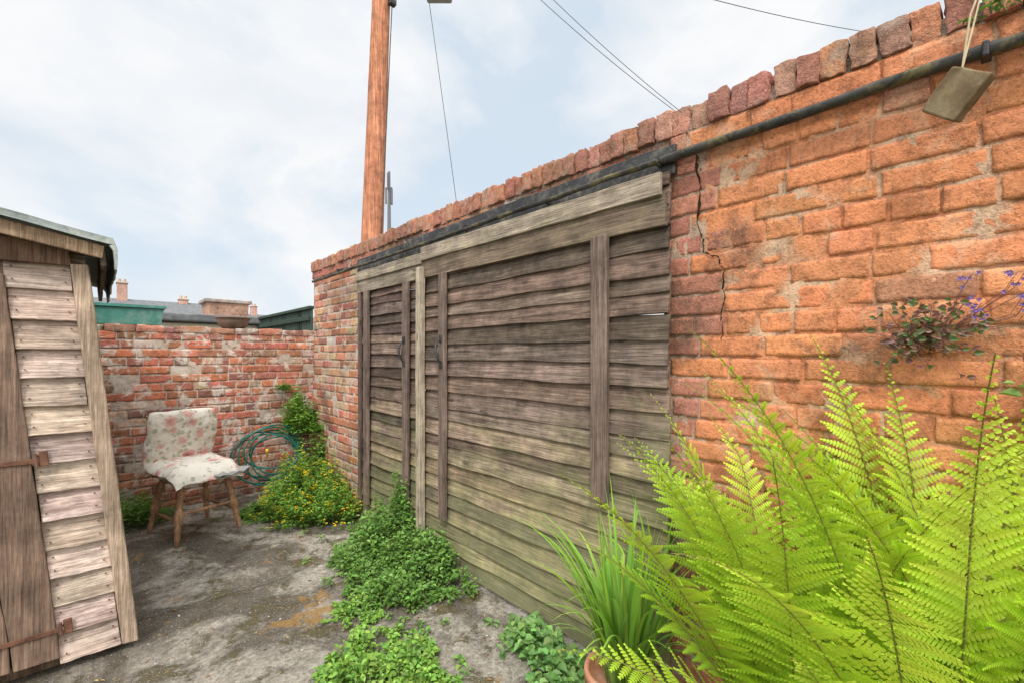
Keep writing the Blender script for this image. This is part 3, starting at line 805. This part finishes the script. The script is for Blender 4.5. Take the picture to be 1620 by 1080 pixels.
# ---------------- things on walls
tr=B(); tx0,tx1=-.25,.47; yc=5.25
def trough(b,x0,x1,y,z0,h,wb,wt):
    cx=(x0+x1)/2; hl=(x1-x0)/2; vs=[];fs=[]
    rings=[(hl-.03,wb,z0),(hl-.01,wt-.01,z0+h*.85),(hl+.006,wt+.006,z0+h*.86),(hl+.006,wt+.006,z0+h),(hl-.005,wt-.005,z0+h),(hl-.01,wt-.012,z0+h*.8)]
    for a,w,z in rings:
        for sx,sy in ((-1,-1),(-.96,-1.0),(.96,-1),(1,-1),(1,1),(.96,1),(-.96,1),(-1,1)): vs.append((cx+a*sx,y+w*sy,z))
    for l in range(len(rings)-1):
        for k in range(8): fs.append((l*8+k,l*8+(k+1)%8,(l+1)*8+(k+1)%8,(l+1)*8+k))
    fs.append(tuple(range(8))[::-1]); b.add(vs,fs)
trough(tr,tx0,tx1,yc,1.66,.17,.085,.10)
t=tr.build('planter_trough',M_teal,origin=(.1,yc,1.66)); t['label']='teal plastic planter trough resting on the low wall'; t['category']='planter'
b=B(); trough(b,tx0+.02,tx1-.02,yc,1.79,.012,.09,.088); b.build('soil',M_soil,t)
def lathe(b,c,prof,n=32):
    vs=[];fs=[]
    for r,z in prof:
        for k in range(n):
            a=2*math.pi*k/n; vs.append((c[0]+r*math.cos(a),c[1]+r*math.sin(a),c[2]+z))
    for l in range(len(prof)-1):
        for k in range(n): fs.append((l*n+k,l*n+(k+1)%n,(l+1)*n+(k+1)%n,(l+1)*n+k))
    b.add(vs,fs)
b=B(); lathe(b,(1.02,5.25,1.655),[(0,0),(.09,0),(.12,.02),(.14,.07),(.145,.095),(.155,.097),(.155,.11),(.14,.11),(.13,.08),(0,.08)])
o=b.build('planter_bowl',M_bowl,origin=(1.02,5.25,1.655),smooth=True); o['label']='brown planter bowl on top of the low wall'; o['category']='planter'

b=B(); y=5.32
while y<7.6:
    b.rbox((1.80,y,.98),(.02,.070,1.84),.004,col=tuple([U(.6,1.6)]*3)); y+=.083
b.rbox((1.79,6.45,1.92),(.06,2.35,.035),.005,col=(1.2,1.2,1.15)); b.rbox((1.775,6.45,1.80),(.03,2.3,.05),.005,col=(1,1,1))
o=b.build('slatted_fence',M_green,origin=(1.8,6.4,0)); o['label']='dark green slatted fence beyond the low wall'; o['category']='fence'
ob=thing('outbuilding','cream rendered outbuilding with a dark flat roof','building',(.2,9,0))
b=B(); b.rbox((.3,9.0,.9),(3.2,3,1.85),.02); b.build('wall',M_render,ob)
b=B(); b.rbox((.3,9.0,1.885),(3.4,3.2,.11),.02,nz=.01,seg=(10,6,1)); b.build('roof',M_slate,ob)
b=B(); b.rbox((1.45,8.0,1.95),(.52,.5,.42),.015,(6,4,4),None,.01,9,(.46,.28,.20)); b.rbox((1.45,8,2.17),(.60,.56,.05),.01,col=(.40,.36,.32)); 
o=b.build('chimney_stack',M_brick,origin=(1.45,8,0)); o['label']='short brick stack with stone cap behind the yard'; o['category']='chimney'; 
def house(cx,cy,w,d,eave,ridge,label,chims):
    h=thing('terraced_house',label,'house',(cx,cy,0),'distant terraced houses')
    b=B(); b.rbox((cx,cy,eave/2),(w,d,eave),.02,col=(.45,.25,.18)); b.add([(cx-w/2,cy-d/2,eave),(cx-w/2,cy+d/2,eave),(cx-w/2,cy,ridge)],[(0,1,2)],(.45,.25,.18)); b.add([(cx+w/2,cy-d/2,eave),(cx+w/2,cy+d/2,eave),(cx+w/2,cy,ridge)],[(0,1,2)],(.45,.25,.18)); b.build('wall',M_brick,h)
    b=B(); e=.2
    b.add([(cx-w/2-e,cy-d/2-e,eave-.1),(cx+w/2+e,cy-d/2-e,eave-.1),(cx+w/2+e,cy,ridge+.05),(cx-w/2-e,cy,ridge+.05),(cx-w/2-e,cy+d/2+e,eave-.1),(cx+w/2+e,cy+d/2+e,eave-.1)],[(0,1,2,3),(3,2,5,4)])
    b.build('roof',M_slate,h)
    for x,hh in chims:
        b=B(); b.rbox((x,cy,ridge+hh/2-.1),(.24,.3,hh+.2),.02,col=(.55,.33,.26)); b.rbox((x,cy,ridge+hh+.02),(.28,.35,.05),.02,col=(.45,.38,.32))
        for s in (-.06,.06): b.tube([(x+s,cy,ridge+hh+.04),(x+s,cy,ridge+hh+.15)],[.045,.036],10,(.58,.40,.31))
        b.build('chimney',M_brick,h)
    return h
house(.2,18,5.0,5,2.0,3.0,'brick terraced house with slate roof and chimney',[(.60,.5),(2.1,.12)])
house(6.2,24,6,5,2.1,3.2,'brick terraced house with slate roof and chimney',[(5.5,.4)])
house(-5.5,19,6,5,2.2,3.3,'brick terraced house with slate roof and chimney',[(-3.5,.5)])

# ---------------- utility pole
px,py=W(-2.08,6.4); tx,ty=W(-1.74,6.4)
up=thing('utility_pole','tall reddish-brown wooden utility pole with a lamp arm','utility pole',(px,py,0))
b=B(); P0=Vector((px,py,-.04));P1=Vector((tx,ty,9)); pts=[];rd=[]
for i in range(40):
    t=i/39; pts.append(P0.lerp(P1,t)); rd.append(.175-.075*t+.003*n3(t*20,0,0,1))
b.tube(pts,rd,28); b.build('shaft',M_polew,up,smooth=True)
def onp(z): return P0.lerp(P1,(z+.04)/9.04)
b=B(); a=onp(6.9); lx,ly=W(-1.02,6.35)
b.tube([a,Vector((a.x*.5+lx*.5,a.y*.5+ly*.5,6.75)),Vector((lx,ly,6.46))],.025,8); b.build('arm',M_grey,up)
b=B(); b.rbox((lx,ly,6.38),(.36,.18,.08),.03,(4,2,1),Matrix.Rotation(-.74,3,'Z')); b.build('lamp_head',M_grey,up)
b=B(); q=onp(6.3); w=W(.17,-.05); b.rbox((q.x+w[0],q.y+w[1],6.32),(.10,.08,.12),.01); b.tube([(q.x+w[0],q.y+w[1],6.3),(px+W(.20,-.1)[0],py+W(.2,-.1)[1],1.5)],.007,6); b.build('cable_bracket',M_black,up)
def wire(p,q,sag,label,r=.012):
    b=B(); p=Vector(p);q=Vector(q)
    b.tube([p.lerp(q,i/24)-Vector((0,0,sag*4*(i/24)*(1-i/24))) for i in range(25)],r,5)
    o=b.build('overhead_wire',M_wire,origin=tuple(p)); o['label']=label; o['category']='wire'; o['group']='overhead wires'
wl='thin dark overhead wire crossing the cloudy sky'
wire((*W(.12,8),7.98),(*W(4.2,8),4.75),.16,wl,.0055)
wire((*W(.36,8),7.98),(*W(4.4,8),4.6),.16,wl,.0055)
wire((*W(2.94,9.4),9.05),(*W(11.6,13),10.4),.15,wl,.008)
wire((*W(-1.2,6.4),6.6),(*W(-.66,6.8),2.4),-.02,wl,.0045)
mx,my=W(-8.1,30)
m=thing('antenna_mast','slim grey telecom mast with clustered antennas','mast',(mx,my,0))
b=B(); b.tube([(mx,my,0),(mx,my,8),(mx,my,13.4)],[.18,.14,.08],10); b.build('shaft',M_mast,m)
for k in range(5):
    a=k*1.257; b=B(); b.rbox((mx+.2*math.cos(a),my+.2*math.sin(a),12.7 if k%2 else 11.8),(.10,.10,1.1),.03); b.build('antenna',M_mast,m)

# hanging block
hb=thing('hanging_wooden_block','lichen-covered wooden block hung from the gutter by twine','ornament',(1.60,.08,2.12))
M_blk=plain_mat('lichen_wood',(.16,.115,.065),.9,.2,.5,patch=(.26,.22,.13),ps=16)
b=B(); rt=Matrix.Rotation(-.25,3,'Z')@Matrix.Rotation(math.radians(40),3,'X')
b.rbox((1.63,.09,2.065),(.036,.092,.108),.004,(2,4,4),rt,.005,20); b.build('block',M_blk,hb)
b=B(); b.tube([(1.62,.08,2.12),(1.62,.065,2.25),(1.63,.045,2.32),(1.70,.03,2.42)],.0022,6); b.tube([(1.62,.08,2.12),(1.65,.06,2.24),(1.66,.05,2.3)],.002,6); b.build('twine',plain_mat('twine',(.5,.42,.28),.9,.1,.2),hb)

# ---------------- debris
b=B()
for i in range(900):
    x=U(-.1,1.65);y=U(1.2,4.9); s=U(.003,.010)
    q=Vector((x,y,gz(x,y)+s*.3))
    if R()<.6: b.rbox(tuple(q),(s,s*U(.6,1.3),s*.7),s*.3,col=random.choice([(.45,.4,.32),(.25,.19,.13),(.5,.26,.16),(.6,.56,.5)]),rot=Matrix.Rotation(U(0,6),3,'Z'))
    else:
        a=U(0,6.28); b.leaf(q,Vector((math.cos(a),math.sin(a),.1)),Vector((0,0,1)),U(.012,.028),U(.006,.012),random.choice([(.35,.2,.08),(.45,.33,.15),(.16,.11,.06)]))
b.build('ground_debris',plain_mat('debris',(.9,.9,.9),.95,.1,.3,useattr=True),kind='stuff',label='scattered grit and dry leaves',category='debris')

# ---------------- world & light
w=bpy.data.worlds.new('World'); bpy.context.scene.world=w; w.use_nodes=True; nt=w.node_tree; nt.nodes.clear()
out=nt.nodes.new('ShaderNodeOutputWorld'); bg=nt.nodes.new('ShaderNodeBackground'); nt.links.new(bg.outputs[0],out.inputs[0])
sk=nt.nodes.new('ShaderNodeTexSky'); sk.sky_type='NISHITA'; sk.sun_disc=False
sel,saz=math.radians(50),math.radians(226)
sk.sun_elevation=sel; sk.sun_rotation=saz
sd=Vector((math.cos(sel)*-.72,math.cos(sel)*-.69,math.sin(sel)))
tc=nt.nodes.new('ShaderNodeTexCoord'); mp=nt.nodes.new('ShaderNodeMapping'); mp.inputs['Scale'].default_value=(1,1,1.6); nt.links.new(tc.outputs['Generated'],mp.inputs[0])
n1=noi(nt,mp.outputs[0],2.5,6,.52,.3)
blue=mix(nt,1.0,sk.outputs[0],(.115,.115,.115),'MULTIPLY')
blue=mix(nt,.85,blue,(.72,.84,.95))
n2=noi(nt,mp.outputs[0],4.0,6,.55,.2)
cl=ramp(nt,n2,[(.32,(.85,.885,.93)),(.6,(.97,.975,.985))])
f=ramp(nt,n1,[(.36,0.10),(.54,1.0)])
c=mix(nt,f,blue,cl)
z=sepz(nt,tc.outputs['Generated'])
zr=ramp(nt,z,[(0.0,(1.0,1.0,1.0)),(.64,(1.0,1.0,1.0)),(.92,(2.2,2.2,2.2))])  # overcast zenith, gain added only above the view to brighten the yard
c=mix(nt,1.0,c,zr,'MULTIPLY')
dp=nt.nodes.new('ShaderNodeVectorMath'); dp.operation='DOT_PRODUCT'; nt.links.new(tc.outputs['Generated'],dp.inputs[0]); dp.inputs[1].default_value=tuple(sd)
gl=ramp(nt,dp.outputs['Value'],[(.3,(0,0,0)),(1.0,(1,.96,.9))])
c=mix(nt,1.0,c,mix(nt,1.0,gl,(1.6,1.6,1.6),'MULTIPLY'),'ADD')  # added sky glow around the sun, behind the camera, for extra fill
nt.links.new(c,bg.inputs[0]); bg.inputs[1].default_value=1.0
L=bpy.data.lights.new('sun','SUN'); L.energy=2.3; L.angle=math.radians(9); L.color=(1,.95,.87)
so=bpy.data.objects.new('sun',L); C.objects.link(so)
so.rotation_euler=sd.to_track_quat('Z','Y').to_euler()
cd=bpy.data.cameras.new('camera'); cd.lens=16; cd.sensor_width=36; cd.shift_y=.01235; cd.clip_end=2000; cd.clip_start=.02
co=bpy.data.objects.new('camera',cd); C.objects.link(co); co.location=(0,0,1.4); co.rotation_euler=(math.pi/2,0,math.radians(-42.5))
bpy.context.scene.camera=co
vs_=bpy.context.scene.view_settings; vs_.view_transform='Standard'; vs_.look='None'; vs_.exposure=0
for o in bpy.data.objects:
    if '_w' in o: del o['_w']
